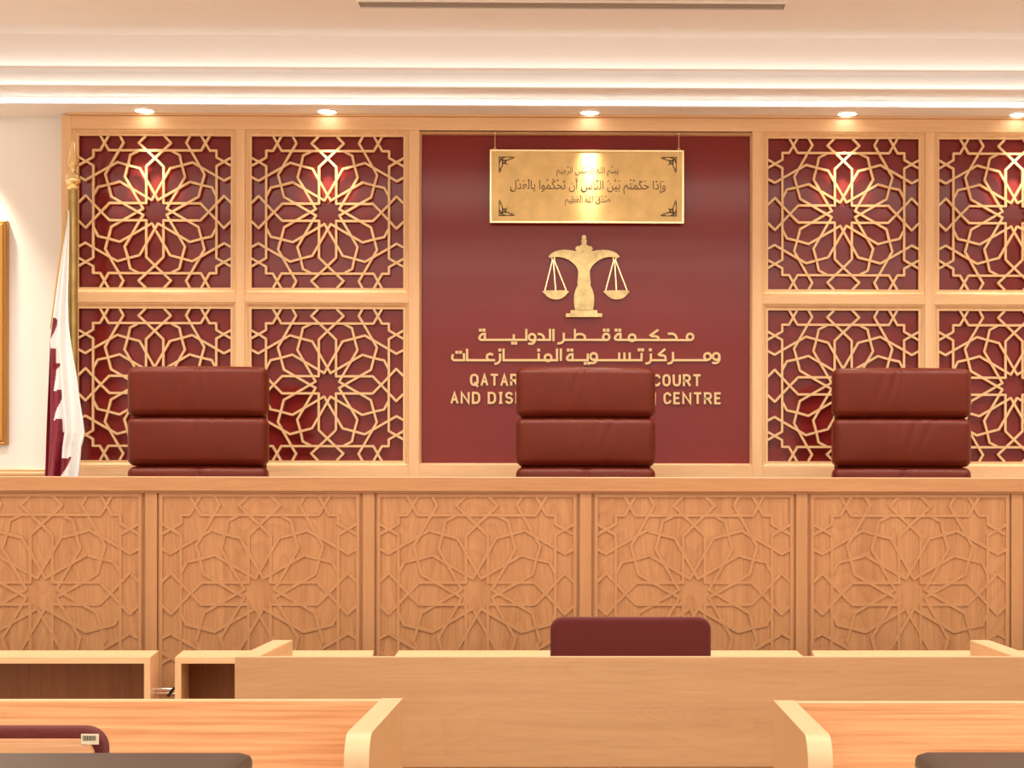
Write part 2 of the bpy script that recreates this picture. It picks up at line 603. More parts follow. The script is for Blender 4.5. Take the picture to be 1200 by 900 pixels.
def rosette(bm, cx, cz, half, w, y0, y1, border, chamfer=0.0):
    j = 0
    for (u, v) in SEGS:
        e = y0 + ((j * 37) % len(SEGS)) * 0.00001
        j += 1
        A = (cx + u[0] * half, cz + u[1] * half)
        B = (cx + v[0] * half, cz + v[1] * half)
        dx, dz = B[0] - A[0], B[1] - A[1]
        l = math.hypot(dx, dz)
        nx, nz = -dz / l, dx / l
        h = w / 2
        if chamfer:
            h2 = h + chamfer
            f = [(A[0] + nx * h, e, A[1] + nz * h), (B[0] + nx * h, e, B[1] + nz * h), (B[0] - nx * h, e, B[1] - nz * h), (A[0] - nx * h, e, A[1] - nz * h)]
            g = [(A[0] + nx * h2, y1, A[1] + nz * h2), (B[0] + nx * h2, y1, B[1] + nz * h2), (B[0] - nx * h2, y1, B[1] - nz * h2), (A[0] - nx * h2, y1, A[1] - nz * h2)]
            F = [bm.verts.new(p) for p in f]
            G = [bm.verts.new(p) for p in g]
            fs = [bm.faces.new(F)] + [bm.faces.new((F[i], G[i], G[(i + 1) % 4], F[(i + 1) % 4])) for i in range(4)]
            fs.append(bm.faces.new(G[::-1]))
            bmesh.ops.recalc_face_normals(bm, faces=fs)
        else:
            prism(bm, [(A[0] + nx * h, A[1] + nz * h), (B[0] + nx * h, B[1] + nz * h), (B[0] - nx * h, B[1] - nz * h), (A[0] - nx * h, A[1] - nz * h)], e, y1)
    for jj, (px, pz) in enumerate(ENDS):
        if max(abs(px), abs(pz)) > .985:
            continue
        prism(bm, [(cx + px * half + w * .5 * math.cos(PI * i / 4), cz + pz * half + w * .5 * math.sin(PI * i / 4)) for i in range(8)], y0 - .00004 - .000008 * (jj % 9), y1)
    # square border
    o, i_ = half * 1.0 + border / 2, half * 1.0 - border / 2
    y0 = y0 - .0004
    box(bm, cx - o, cx + o, y0, y1, cz + i_, cz + o)
    box(bm, cx - o, cx + o, y0, y1, cz - o, cz - i_)
    box(bm, cx - o, cx - i_, y0, y1, cz - i_, cz + i_)
    box(bm, cx + i_, cx + o, y0, y1, cz - i_, cz + i_)


SIDE = {0: 'far left', 1: 'inner left', 2: 'inner right', 3: 'far right'}
LABELS = {
    (0, 0): 'gold star lattice over red glass behind the flagpole finial, upper row',
    (1, 0): 'gold star lattice over red glass in the upper row, left of the brass plaque',
    (2, 0): 'gold star lattice over red glass in the upper row, right of the brass plaque',
    (3, 0): 'gold star lattice over red glass in the upper row, cut by the right edge',
    (0, 1): 'gold star lattice over red glass behind the left judge chair and white flag',
    (1, 1): 'gold star lattice over red glass in the lower row, left of the raised lettering',
    (2, 1): 'gold star lattice over red glass in the lower row, right of the raised lettering',
    (3, 1): 'gold star lattice over red glass in the lower row, cut by the right edge',
}
for i, xc in enumerate(XC):
    for j, zc in enumerate(ZC):
        t = Thing('lattice_panel', LABELS[(i, j)], 'lattice panel', (xc, 7.41, zc - HW - RG), 'star lattice panels on the back wall')
        t.part('moulding', moulding(xc - HW, xc + HW, zc - HW, zc + HW, RG), M['oak_z'])
        bm = NB()
        rosette(bm, xc, zc, HW - .004, .0098, YF + .018, YF + .031, .008)
        t.part('fretwork', bm, M['fret'])
        t.part('backing_glass', one(box, xc - HW - .002, xc + HW + .002, YR, YR + .008, zc - HW - .002, zc + HW + .002), M['red'])

t = Thing('wall_panel', 'large plain red glass panel in the middle of the back wall, behind the scales emblem', 'wall panel', (0, 7.41, RED[2]))
t.part('moulding', moulding(RED[0], RED[1], RED[2], RED[3], .007, .009), M['oak_z'])
t.part('glass_sheet', one(box, RED[0] - .002, RED[1] + .002, YR, YR + .008, RED[2] - .002, RED[3] + .002), M['red'])

# ------------------------------------------------------------------ cream wall: dado and picture
xd, zd0 = P(53, 557.5, 7.40)
_, zd1 = P(30, 549.5, 7.40)
bm = NB()
prism(bm, [(7.42, zd0 - .03), (7.395, zd0 - .03), (7.392, zd0), (7.385, zd0 + .004), (7.385, zd0 + .013), (7.39, zd0 + .018), (7.388, zd1 - .004), (7.392, zd1), (7.42, zd1)], -RX, xd, 'yz')
link_mesh('trim_4', bm, M['oak_x'], None, (0, 0, 0), False, 'structure')

px1, pzt = P(7, 258, 7.38)
_, pzb = P(7, 521, 7.38)
pf = Thing('picture_frame', 'gilt wooden picture frame on the cream wall, cut by the left edge', 'picture frame', (px1 - .35, 7.42, pzb))
prof = [(0, 7.419), (0, 7.392), (.006, 7.386), (.012, 7.389), (.017, 7.384), (.026, 7.382), (.034, 7.392), (.040, 7.394), (.040, 7.412)]
bm = NB()
rings = []
x0, x1 = px1 - .7, px1
for e, y in prof:
    rings.append([bm.verts.new(c) for c in ((x0 + e, y, pzb + e), (x1 - e, y, pzb + e), (x1 - e, y, pzt - e), (x0 + e, y, pzt - e))])
for a, b in zip(rings[:-1], rings[1:]):
    for k in range(4):
        bm.faces.new((a[k], a[(k + 1) % 4], b[(k + 1) % 4], b[k]))
bmesh.ops.recalc_face_normals(bm, faces=bm.faces[:])
pf.part('frame', bm, M['gilt'])
pf.part('mount_board', one(box, x0 + .038, x1 - .038, 7.405, 7.412, pzb + .038, pzt - .038), M['cream'])

# ------------------------------------------------------------------ downlights
DX = (-1.8964, -1.1144, 0.0151, 1.1273, 1.8737)
DLAB = ('round downlight in the soffit above the flagpole side lattice panel, leftmost in view',
        'round downlight in the soffit above the lattice left of the red centre panel',
        'round downlight in the soffit directly above the brass plaque',
        'round downlight in the soffit above the lattice right of the red centre panel',
        'round downlight in the soffit cut by the right edge of the picture')


def downlight(x, label, power):
    t = Thing('downlight', label, 'downlight', (x, 7.275, 3.010), 'downlights along the soffit')
    bm = NB()
    n = 28
    ro, ri = .047, .039
    pr = [(ro, 3.0098), (ro, 3.0065), (ri + .003, 3.005), (ri, 3.007), (ri, 3.0098)]
    rings = [[bm.verts.new((x + r * math.cos(2 * PI * k / n), 7.275 + r * math.sin(2 * PI * k / n), z)) for k in range(n)] for r, z in pr]
    for a, b in zip(rings[:-1], rings[1:]):
        for k in range(n):
            bm.faces.new((a[k], a[(k + 1) % n], b[(k + 1) % n], b[k]))
    bmesh.ops.recalc_face_normals(bm, faces=bm.faces[:])
    t.part('trim_ring', bm, M['cream'], 'auto')
    t.part('lens', one(lathe, [(.0395, 3.0098), (.0395, 3.0078), (.02, 3.0068)], x, 7.275), M['lens'])
    l = bpy.data.lights.new('downlight_beam', 'SPOT')
    l.energy = power
    l.color = (1.0, 0.88, 0.68)
    l.spot_size = math.radians(66)
    l.spot_blend = 0.6
    l.shadow_soft_size = 0.025
    lo = bpy.data.objects.new('downlight_beam', l)
    lo.location = (x, 7.275, 3.003)
    COL.objects.link(lo)


for x, lb in zip(DX, DLAB):
    downlight(x, lb, 32)
for x in (-2.68, -3.4, 2.6):
    downlight(x, 'round downlight in the soffit beyond the edge of the picture, over the cream wall', 60)

# ------------------------------------------------------------------ slot vent in the ceiling
v = Thing('ceiling_vent', 'long narrow slotted air vent in the ceiling', 'air vent', (-.056, 6.645, 3.29))
vx0, vx1 = -.892, .782
v.part('slot_box', one(box, vx0, vx1, 6.60, 6.69, 3.2885, 3.2899), M['vent'])
for k in range(3):
    y = 6.6215 + k * .0235
    v.part('fin', one(box, vx0 + .004, vx1 - .004, y - .003, y + .003, 3.2845, 3.2885), M['ventfin'])
bm = NB()
box(bm, vx0 - .004, vx1 + .004, 6.596, 6.602, 3.2835, 3.2899)
box(bm, vx0 - .004, vx1 + .004, 6.688, 6.694, 3.2835, 3.2899)
box(bm, vx0 - .004, vx0, 6.602, 6.688, 3.2835, 3.2899)
box(bm, vx1, vx1 + .004, 6.602, 6.688, 3.2835, 3.2899)
v.part('rim', bm, M['cream'])

# ------------------------------------------------------------------ judges' bench
YB = 5.85
bt = Thing('judges_bench', 'long oak judges bench with star-carved front panels', 'bench', (0, 6.1, 0))
bm = NB()
zt_ = 1.4205
prism(bm, [(YB - .018, zt_ - .049), (YB - .018, zt_ - .003), (YB - .015, zt_), (6.02, zt_), (6.02, zt_ - .03), (YB + .03, zt_ - .03), (YB + .03, zt_ - .049)], -2.62, 2.62, 'yz')
bt.part('top_cap', bm, M['bench_x'])
bt.part('under_strip', one(box, -2.60, 2.60, YB - .004, YB + .03, 1.3635, 1.3713), M['bench_x'])
BC = [(-.3765 - .7515 * 2), (-.3765 - .7515), -.3765, .3765, .3765 + .7515, .3765 + .7515 * 2]
BZ = 1.0165
BH = .346
for xc in BC:
    p = bt.part('front_panel', one(box, xc - BH - .004, xc + BH + .004, YB + .010, YB + .03, .30, 1.3635), M['bench_z'])
    bm = NB()
    rosette(bm, xc, BZ, BH - .0065, .0105, YB + .0034, YB + .0105, .0115, chamfer=.0010)
    bt.part('carved_star', bm, M['bench_zp'], parent=p)
for k in range(-3, 4):
    x = .7505 * k
    bt.part('pilaster', one(box, x - .0205, x + .0205, YB, YB + .03, .0, 1.3635, .0015, 1), M['bench_zp'])
bt.part('carcass', one(box, -2.60, 2.60, YB + .0135, YB + .0295, .0, 1.3634), M['bench_zp'])
bt.part('plinth', one(box, -2.60, 2.60, YB + .009, YB + .03, 0.0, .30), M['bench_x'])
bt.part('worktop', one(box, -2.60, 2.60, YB + .03, 6.25, 1.19, 1.22, .003), M['oak_x'])
for s in (-1, 1):
    bt.part('end_panel', one(box, s * 2.60 - .02, s * 2.60 + .02, YB + .03, 6.25, .5, 1.39), M['oak_z'])
for x in (-.7505, .7505):
    bt.part('support', one(box, x - .015, x + .015, YB + .03, 6.2, .5, 1.19), M['oak_z'])

# ------------------------------------------------------------------ judges' chairs
def judge_chair(loc, label):
    t = Thing('leather_armchair', label, 'chair', loc, 'leather chairs behind the judges bench')
    x, y, z = loc
    w = .283
    t.part('back_shell', one(cushion, x - w + .02, x + w - .02, y + .018, y + .062, z + .52, z + 1.372, .021, cuts=10), M['leather'], True)
    top = JT - .5
    zz = [(top - .1985, top), (top - .3965, top - .2015), (top - .594, top - .3995), (top - .79, top - .597)]
    cr = [[(-.050, .30, .009, .006), (-.012, .16, .007, .005), (.014, -.12, .009, .004), (-.10, .35, .016, .003), (.05, -.2, .02, .003)],
          [(-.02, .15, .010, .003), (.03, .3, .014, .004), (.08, .45, .016, .004), (-.06, .2, .02, .003)],
          [(-.03, .5, .010, .005), (.04, -.5, .010, .005)], [(0, .1, .02, .002)]]
    for (a, b), c in zip(zz, cr):
        t.part('back_cushion', one(cushion, x - w + .003, x + w - .003, y - .052, y + .030, z + a, z + b, .030, .014, c, 100), M['leather'], True)
    t.part('seat_cushion', one(cushion, x - w, x + w, y - .50, y - .02, z + .42, z + .55, .035, 0, None, 14), M['leather'], True)
    t.part('seat_pan', one(box, x - .23, x + .23, y - .46, y + .04, z + .385, z + .425, .006), M['black'])
    for s in (-1, 1):
        bm = NB()
        tube(bm, [(x + s * .25, y - .06, z + .40), (x + s * .30, y - .08, z + .42), (x + s * .31, y - .10, z + .62), (x + s * .31, y - .14, z + .66), (x + s * .31, y - .38, z + .66), (x + s * .31, y - .41, z + .62), (x + s * .30, y - .38, z + .42), (x + s * .22, y - .36, z + .40)], .011)
        a = t.part('arm', bm, M['chrome'], True)
        t.part('arm_pad', one(box, x + s * .31 - .03, x + s * .31 + .03, y - .40, y - .12, z + .668, z + .695, .012), M['leather'], True, parent=a)
    t.part('gas_stem', one(lathe, [(.028, z + .09), (.028, z + .24), (.018, z + .24), (.018, z + .39)], x, y - .22, 16), M['chrome'], 'auto')
    for k in range(5):
        a = 2 * PI * k / 5 + .3
        ex, ey = x + .25 * math.cos(a), y - .22 + .25 * math.sin(a)
        bm = NB()
        tube(bm, [(x, y - .22, z + .105), (ex, ey, z + .07)], [.024, .014])
        f = t.part('base_foot', bm, M['chrome'], True)
        bm = NB()
        d = Vector((-math.sin(a), math.cos(a), 0)) * .02
        tube(bm, [(ex - d.x, ey - d.y, z + .028), (ex + d.x, ey + d.y, z + .028)], .028, 14)
        tube(bm, [(ex, ey, z + .028), (ex, ey, z + .072)], .008, 8)
        t.part('castor', bm, M['black'], 'auto', parent=f)
    return t


JD, JY = 6.76, 6.815
JT = P(230, 429.5, JD)[1]
jc = judge_chair((P(230, 430, JD)[0], JY, .5), 'high-backed red leather chair left of the raised lettering, nearest the flag')
dup(jc.o, (P(686.5, 430, JD)[0], JY, .5), 'high-backed red leather chair in front of the raised lettering, under the scales emblem', 'leather chairs behind the judges bench')
dup(jc.o, (P(1058.5, 430, JD)[0], JY, .5), 'high-backed red leather chair right of the raised lettering, before the right-hand lattice panels', 'leather chairs behind the judges bench')

# ------------------------------------------------------------------ brass plaque on wires
YP = 7.335
pxa, pza = P(574, 175.2, YP)
pxb, pzb_ = P(801.5, 262, YP)
pq = Thing('hanging_plaque', 'wide brass plaque with dark inscription hanging above the scales emblem', 'plaque', (0, YP, pzb_))
pl = pq.part('plate', one(box, pxa, pxb, YP, YP + .006, pzb_, pza, .0008, 1), M['brushed'])
bm = NB()
rw = .0085
box(bm, pxa, pxb, YP - .003, YP, pza - rw, pza, .001, 1)
box(bm, pxa, pxb, YP - .003, YP, pzb_, pzb_ + rw, .001, 1)
box(bm, pxa, pxa + rw, YP - .003, YP, pzb_ + rw, pza - rw, .001, 1)
box(bm, pxb - rw, pxb, YP - .003, YP, pzb_ + rw, pza - rw, .001, 1)
pq.part('rim', bm, M['brassrim'])
for px in (580, 795.5):
    xw, _ = P(px, 176, YP)
    bm = NB()
    tube(bm, [(xw, YP + .003, 2.932), (xw, YP + .003, pza)], .0016, 6)
    tube(bm, [(xw - .010, YP + .003, pza - .002), (xw, YP + .003, pza + .012), (xw + .010, YP + .003, pza - .002)], .0016, 6)
    pq.part('wire', bm, M['letter'])
    pq.part('hook', one(box, xw - .004, xw + .004, YP - .006, YP + .012, 2.926, 2.934, .001, 1), M['brass'])


def corner_ornament(cx, cz, sx, sz):
    bm = NB()
    k = .0655
    def q(u, v):
        return (cx + sx * u * k, cz - sz * v * k)
    def rb(pts, w=.0042):
        ribbon(bm, [q(*p) for p in pts], w, YP - .0007, YP + .0005, True, 6)
    rb([(0, 0), (.85, 0), (.62, .2), (.3, .22), (.12, .1), (.35, .04)])
    rb([(.85, 0), (1.0, .03), (.8, .14)])
    rb([(0, 0), (0, .85), (.2, .62), (.22, .3), (.1, .12), (.04, .35)])
    rb([(0, .85), (.03, 1.0), (.14, .8)])
    rb([(.2, .2), (.45, .28), (.40, .42), (.28, .45), (.2, .2)])
    rb([(.34, .34), (.52, .5)])
    return bm


for px, py, sx, sz in ((585, 184, 1, 1), (792.5, 184.5, -1, 1), (585, 252.5, 1, -1), (792.5, 253, -1, -1)):
    cx, cz = P(px, py, YP)
    pq.part('corner_ornament', corner_ornament(cx, cz, sx, sz), M['ink'])

# Arabic shaping with presentation forms: isolated, final, initial, medial
AR = {'ا': '\ufe8d\ufe8e', 'أ': '\ufe83\ufe84', 'إ': '\ufe87\ufe88', 'ب': '\ufe8f\ufe90\ufe91\ufe92', 'ت': '\ufe95\ufe96\ufe97\ufe98',
      'ح': '\ufea1\ufea2\ufea3\ufea4', 'د': '\ufea9\ufeaa', 'ذ': '\ufeab\ufeac', 'ر': '\ufead\ufeae', 'س': '\ufeb1\ufeb2\ufeb3\ufeb4',
      'ص': '\ufeb9\ufeba\ufebb\ufebc', 'ظ': '\ufec5\ufec6\ufec7\ufec8', 'ع': '\ufec9\ufeca\ufecb\ufecc', 'ق': '\ufed5\ufed6\ufed7\ufed8',
      'ك': '\ufed9\ufeda\ufedb\ufedc', 'ل': '\ufedd\ufede\ufedf\ufee0', 'م': '\ufee1\ufee2\ufee3\ufee4', 'ن': '\ufee5\ufee6\ufee7\ufee8',
      'ه': '\ufee9\ufeea\ufeeb\ufeec', 'و': '\ufeed\ufeee', 'ي': '\ufef1\ufef2\ufef3\ufef4'}
MARKS = '\u064e\u064f\u0650\u0651\u0652'


def shape_arabic(s):
    out = []
    for word in s.split(' '):
        L = []
        for ch in word:
            if ch in MARKS:
                L[-1][1] += ch
            else:
                L.append([ch, ''])
        g = []
        for i, (ch, mk_) in enumerate(L):
            prev = i > 0 and len(AR[L[i - 1][0]]) == 4
            nxt = i < len(L) - 1 and len(AR[ch]) == 4
            f = AR[ch]
            idx = 3 if (prev and nxt) else 2 if nxt else 1 if prev else 0
            g.append(mk_ + f[idx])
        out.append(''.join(reversed(g)))
    return ' '.join(reversed(out))


def text_mesh(body, x0, x1, zbase, height, y, depth):
    """flat lettering fitted between x0 and x1; height = scale of one em"""
    c = bpy.data.curves.new('tmp_text', 'FONT')
    c.body = body
    c.extrude = 0.0
    o = bpy.data.objects.new('tmp_text', c)
    COL.objects.link(o)
    dg = bpy.context.evaluated_depsgraph_get()
    dg.update()
    me = bpy.data.meshes.new_from_object(o.evaluated_get(dg))
    bm = NB()
    bm.from_mesh(me)
    bpy.data.objects.remove(o)
    bpy.data.curves.remove(c)
    bpy.data.meshes.remove(me)
    xs = [v.co.x for v in bm.verts]
    a, b = min(xs), max(xs)
    for v in bm.verts:
        v.co = Vector((x0 + (v.co.x - a) / (b - a) * (x1 - x0), y, zbase + v.co.y * height))
    r = bmesh.ops.extrude_face_region(bm, geom=bm.faces[:])
    for e in r['geom']:
        if isinstance(e, bmesh.types.BMVert):
            e.co.y += depth
    bmesh.ops.recalc_face_normals(bm, faces=bm.faces[:])
    return bm


for txt, pa, pb, pyb, em in (('بِسْمِ اللهِ الرَّحْمنِ الرَّحِيمِ', 652, 725, 203, 10.5), ('وَإِذَا حَكَمْتُم بَيْنَ النَّاسِ أَن تَحْكُمُوا بِالْعَدْلِ', 598, 780, 221.5, 14.5), ('صَدَقَ اللهُ الْعَظِيم', 662, 715, 237, 10.5)):
    xa, zb2 = P(pa, pyb, YP)
    xb, _ = P(pb, pyb, YP)
    pq.part('inscription', text_mesh(shape_arabic(txt), xa, xb, zb2, em / 269.5, YP - .0007, .0012), M['ink'])

# ------------------------------------------------------------------ scales emblem
YE = 7.352
EU = lambda u, w: P(625 + u * .12781, 265 + w * .12778, YE)
ex, ez = EU(465, 835)
em = Thing('scales_emblem', 'flat brass scales of justice emblem on the red centre panel', 'emblem', (ex, YR, ez))


def cut(pts, y0=YE, y1=YE + .008):
    return one(prism, [EU(*p) for p in pts], y0, y1)


half = [(465, 82), (477, 84), (484, 94), (486, 108), (479, 117), (490, 128), (490, 142), (483, 150), (488, 160), (486, 171), (500, 176), (506, 184), (522, 183), (535, 188), (545, 203), (541, 216), (530, 222), (545, 229)]
beam = [(600, 219), (650, 217), (695, 222), (735, 233), (765, 250), (790, 276), (785, 288), (755, 290), (730, 283), (690, 282), (645, 292), (605, 310), (570, 335), (542, 362), (524, 392), (518, 415)]
colm = [(519, 450), (523, 490), (526, 528), (520, 536), (530, 556), (545, 592), (556, 635), (558, 680), (555, 725), (547, 766)]
outl = half + beam + colm
full = outl + [(930 - u, w) for u, w in reversed(outl)][:-1]
em.part('column_and_beam', cut(full), M['brass'])
em.part('base_step', cut([(342, 770), (586, 770), (588, 800), (340, 800)], YE - .002), M['brass'])
em.part('base_plinth', cut([(300, 801), (630, 801), (632, 834), (298, 834)], YE - .004), M['brass'])
for c, du in ((183, 0), (745, 557)):
    bm = NB()
    ribbon(bm, [EU(c + 14 * math.cos(2 * PI * i / 12), 297 + 12 * math.sin(2 * PI * i / 12)) for i in range(13)], .003, YE, YE + .006)
    for bu in (105, 205, 303):
        ribbon(bm, [EU(c + (bu - 205) * .06, 305), EU(bu + du, 592)], .0048, YE + .001, YE + .006)
    ch = em.part('chain', bm, M['brassrim'])
    bowl = [(82, 600), (92, 594), (110, 590), (300, 588), (318, 595), (327, 601), (312, 616), (292, 640), (262, 662), (228, 672), (190, 672), (155, 662), (122, 640), (100, 616)]
    em.part('pan', cut([(u + du, w) for u, w in bowl]), M['brass'])
for u, w in ((465, 260), (465, 700), (205, 635), (762, 635)):
    cx, cz = EU(u, w)
    bm = NB()
    tube(bm, [(cx, YE + .007, cz), (cx, YR + .001, cz)], .006, 10)
    em.part('standoff', bm, M['chrome'])

# ------------------------------------------------------------------ raised lettering
YL0, YL1 = 7.362, 7.376
SW = .0094


def px5(u, w, y=None):
    return P(520 + u * .15, 370 + w * .15, YL0)


def px6(u, w):
    return P(680 + u * .15, 370 + w * .15, YL0)


def ring(c, r, n=16, r2=None):
    r2 = r2 or r
    return [(c[0] + r * math.cos(2 * PI * i / n), c[1] + r2 * math.sin(2 * PI * i / n)) for i in range(n + 1)]


def word(thing, strokes, dots, fn, w=SW):
    bm = NB()
    for i, st in enumerate(strokes):
        ribbon(bm, [fn(*p) for p in st], w, YL0 + i * .00005, YL1, True, 8)
    for d in dots:
        c = fn(*d)
        h = .0062
        prism(bm, [(c[0] - h, c[1] - h), (c[0] + h, c[1] - h), (c[0] + h, c[1] + h), (c[0] - h, c[1] + h)], YL0, YL1)
    thing.part('word', bm, M['letter'])


def waw(cx, cy, r=25, d=0):
    return [ring((cx, cy), r, r2=r), [(cx + r, cy), (cx + r, cy + 24), (cx + r - 12, cy + 44), (cx, cy + 52), (cx - 26, cy + 50)]]


def taa_marbuta(cx, base, top, wdt=44):
    l, r = cx - wdt / 2, cx + wdt / 2
    return [[(r, base), (r, top), (cx + 2, top + 2), (l + 6, (top + base) / 2 - 4), (l, base - 14), (l + 8, base - 2), (l + 24, base), (r, base)]]


xz = px5(600, 187)
l1 = Thing('raised_lettering', 'upper line of raised gold Arabic lettering under the scales emblem', 'lettering', (0, YR, xz[1]))
# mahkama
word(l1, [ring((858, 165), 25), [(858, 190), (290, 188)], [(690, 140), (722, 140), (742, 150), (752, 170), (752, 188)], [(640, 160), (690, 188)][:0] or [(700, 188), (752, 188)],
          [(606, 112), (550, 152), (560, 160), (590, 160), (608, 168), (614, 188)], ring((405, 172), 26), *taa_marbuta(292, 188, 140)],
     [(280, 112), (309, 112)], px6)
# qatar (right part measured in the other crop)
o6 = lambda u: u + 1066.7
word(l1, [ring((o6(203), 165), 25), [(o6(203), 188), (938, 188)], [(1025, 108), (1025, 188)], [(1025, 158), (1048, 143), (1080, 143), (1102, 158), (1104, 174), (1094, 188)],
          [(938, 138), (938, 190), (928, 206), (912, 214), (893, 216)]], [(o6(188), 112), (o6(217), 112)], px5)
# al-dawliya
word(l1, [[(857, 108), (857, 192)], [(830, 108), (830, 188), (735, 188)], [(738, 142), (762, 145), (780, 162), (785, 188)], *waw(690, 167),
          [(645, 108), (645, 188), (295, 188)], [(547, 150), (547, 188)], *taa_marbuta(299, 188, 140)],
     [(538, 214), (563, 214), (286, 112), (314, 112)], px5)
xz = px5(600, 347)
l2 = Thing('raised_lettering', 'second line of raised gold Arabic lettering, just above the middle judge chair', 'lettering', (0, YR, xz[1]))
word(l2, waw(1062, 318, 26), [], px6)
word(l2, [ring((995, 318), 26), [(990, 347), (725, 347)], [(725, 288), (725, 345), (716, 362), (704, 370), (686, 373)]], [], px6)
word(l2, [[(660, 262), (614, 302), (622, 309), (648, 309), (664, 318), (668, 347)], [(668, 347), (552, 347)], [(552, 300), (552, 345), (544, 362), (532, 370), (514, 373)]], [(548, 266)], px6)
word(l2, [[(480, 295), (478, 347), (105, 347)], [(386, 292), (386, 347)], [(345, 292), (345, 347)], [(304, 292), (304, 347)], *waw(105, 318, 26)], [(460, 266), (487, 266)], px6)
word(l2, [[(1125, 300), (1125, 347), (985, 347)], *taa_marbuta(984, 347, 300)], [(1105, 371), (1132, 371), (973, 268), (1001, 268)], px5)
word(l2, [[(915, 262), (915, 347)], [(885, 262), (885, 347), (467, 347)], ring((815, 328), 26), [(742, 298), (742, 347)], [(467, 262), (467, 347)]], [(742, 268)], px5)
word(l2, [[(440, 300), (440, 345), (432, 362), (420, 371), (401, 375)]], [(438, 268)], px5)
word(l2, [[(380, 303), (360, 297), (342, 305), (335, 322), (342, 340), (358, 347)], [(395, 347), (180, 347)], [(182, 263), (182, 347)]], [], px5)
word(l2, [[(157, 298), (159, 347), (78, 347), (66, 334), (66, 318), (72, 305)]], [(102, 285), (130, 285)], px5)

# latin capitals drawn as strokes; width and height 1
def arc(cx, cz, rx, rz, a0, a1, n=10):
    return [(cx + rx * math.cos(math.radians(a0 + (a1 - a0) * i / n)), cz + rz * math.sin(math.radians(a0 + (a1 - a0) * i / n))) for i in range(n + 1)]


GL = {
    'A': (0.70, [[(0, 0), (.5, 1), (1, 0)], [(.19, .33), (.81, .33)]]),
    'C': (0.72, [arc(.55, .66, .5, .34, 20, 180, 8) + arc(.55, .34, .5, .34, 180, 340, 8)]),
    'D': (0.80, [[(0, 0), (0, 1), (.45, 1)] + arc(.45, .62, .5, .38, 90, 0, 6) + arc(.45, .38, .5, .38, 0, -90, 6) + [(0, 0)]]),
    'E': (0.57, [[(1, 1), (0, 1), (0, 0), (1, 0)], [(0, .52), (.85, .52)]]),
    'I': (0.26, [[(.5, 0), (.5, 1)], [(0, 1), (1, 1)], [(0, 0), (1, 0)]]),
    'L': (0.55, [[(0, 1), (0, 0), (1, 0)]]),
    'N': (0.85, [[(0, 0), (0, 1), (1, 0), (1, 1)]]),
    'O': (0.76, [arc(.5, .66, .5, .34, 0, 180, 10) + arc(.5, .34, .5, .34, 180, 360, 10) + [(1, .66)]]),
    'P': (0.70, [[(0, 0), (0, 1), (.55, 1)] + arc(.55, .73, .42, .27, 90, -90, 8) + [(0, .46)]]),
    'Q': (0.80, [arc(.5, .66, .5, .34, 0, 180, 10) + arc(.5, .34, .5, .34, 180, 360, 10) + [(1, .66)], [(.58, .22), (1.0, -.14)]]),
    'R': (0.75, [[(0, 0), (0, 1), (.55, 1)] + arc(.55, .73, .42, .27, 90, -90, 8) + [(0, .46)], [(.5, .46), (1, 0)]]),
    'S': (0.74, [arc(.5, .75, .46, .25, 25, 250, 9) + arc(.5, .26, .48, .26, 80, -155, 9)]),
    'T': (0.74, [[(.5, 0), (.5, 1)], [(0, 1), (1, 1)]]),
    'U': (0.76, [[(0, 1), (0, .34)] + arc(.5, .34, .5, .34, 180, 360, 8) + [(1, 1)]]),
}


def english(text, label, pxl, pxr, pyb, cap):
    xa, zb2 = P(pxl, pyb, YL0)
    xb, _ = P(pxr, pyb, YL0)
    sw = .0090
    gap, sp = .52, .08
    tot = sum(sp if c == ' ' else GL[c][0] for c in text) + gap * (len(text) - 1)
    k = (xb - xa - sw) / tot
    t = Thing('raised_lettering', label, 'lettering', ((xa + xb) / 2, YR, zb2))
    x = xa + sw / 2
    h = cap - sw
    for c in text:
        if c != ' ':
            wd, st = GL[c]
            bm = NB()
            for i, s in enumerate(st):
                ribbon(bm, [(x + p[0] * wd * k, zb2 + sw / 2 + p[1] * h) for p in s], sw, YL0 + i * .00005, YL1, True, 8)
            t.part('letter', bm, M['letter'])
            x += wd * k
        else:
            x += sp * k
        x += gap * k


english('QATAR INTERNATIONAL COURT', 'upper line of raised gold Latin capitals, partly behind the middle chair', 550.8, 821.5, 452.3, 14.4 / 269.5)
english('AND DISPUTE RESOLUTION CENTRE', 'bottom line of raised gold Latin capitals, partly behind the middle chair', 528, 845, 473.2, 14.2 / 269.5)

# ------------------------------------------------------------------ flagpole and flag
YQ = 7.15
xp, zp = P(85.5, 223, YQ)
fp = Thing('flagpole', 'brass flagpole with spear finial before the left timber panelling', 'flagpole', (xp, YQ, .5))
fp.part('pole', one(lathe, [(.0205, .56), (.0205, zp)], xp, YQ), M['polebrass'], 'auto')
fp.part('foot', one(lathe, [(.17, .5), (.17, .515), (.15, .53), (.06, .55), (.03, .58), (.024, .6)], xp, YQ), M['gold'], 'auto')
k = 7.15 / 1978


def fz(py):
    return P(85, py, YQ)[1]


fin = [(.019, fz(223)), (.025, fz(221)), (.025, fz(219)), (.019, fz(217.5)), (.026, fz(216)), (.032, fz(213)), (.033, fz(211)), (.031, fz(208)), (.022, fz(204)), (.012, fz(202)), (.0105, fz(200)), (.012, fz(197.5)), (.010, fz(196)), (.013, fz(195)), (.022, fz(193.5)), (.0215, fz(190)), (.015, fz(180)), (.007, fz(168)), (.002, fz(164.5))]
fp.part('finial', one(lathe, fin, xp, YQ, 20), M['gold'], 'auto')


def interp(tab, y):
    if y <= tab[0][0]:
        return tab[0][1]
    for (a, b), (c, d) in zip(tab[:-1], tab[1:]):
        if y <= c:
            return b + (d - b) * (y - a) / (c - a)
    return tab[-1][1]


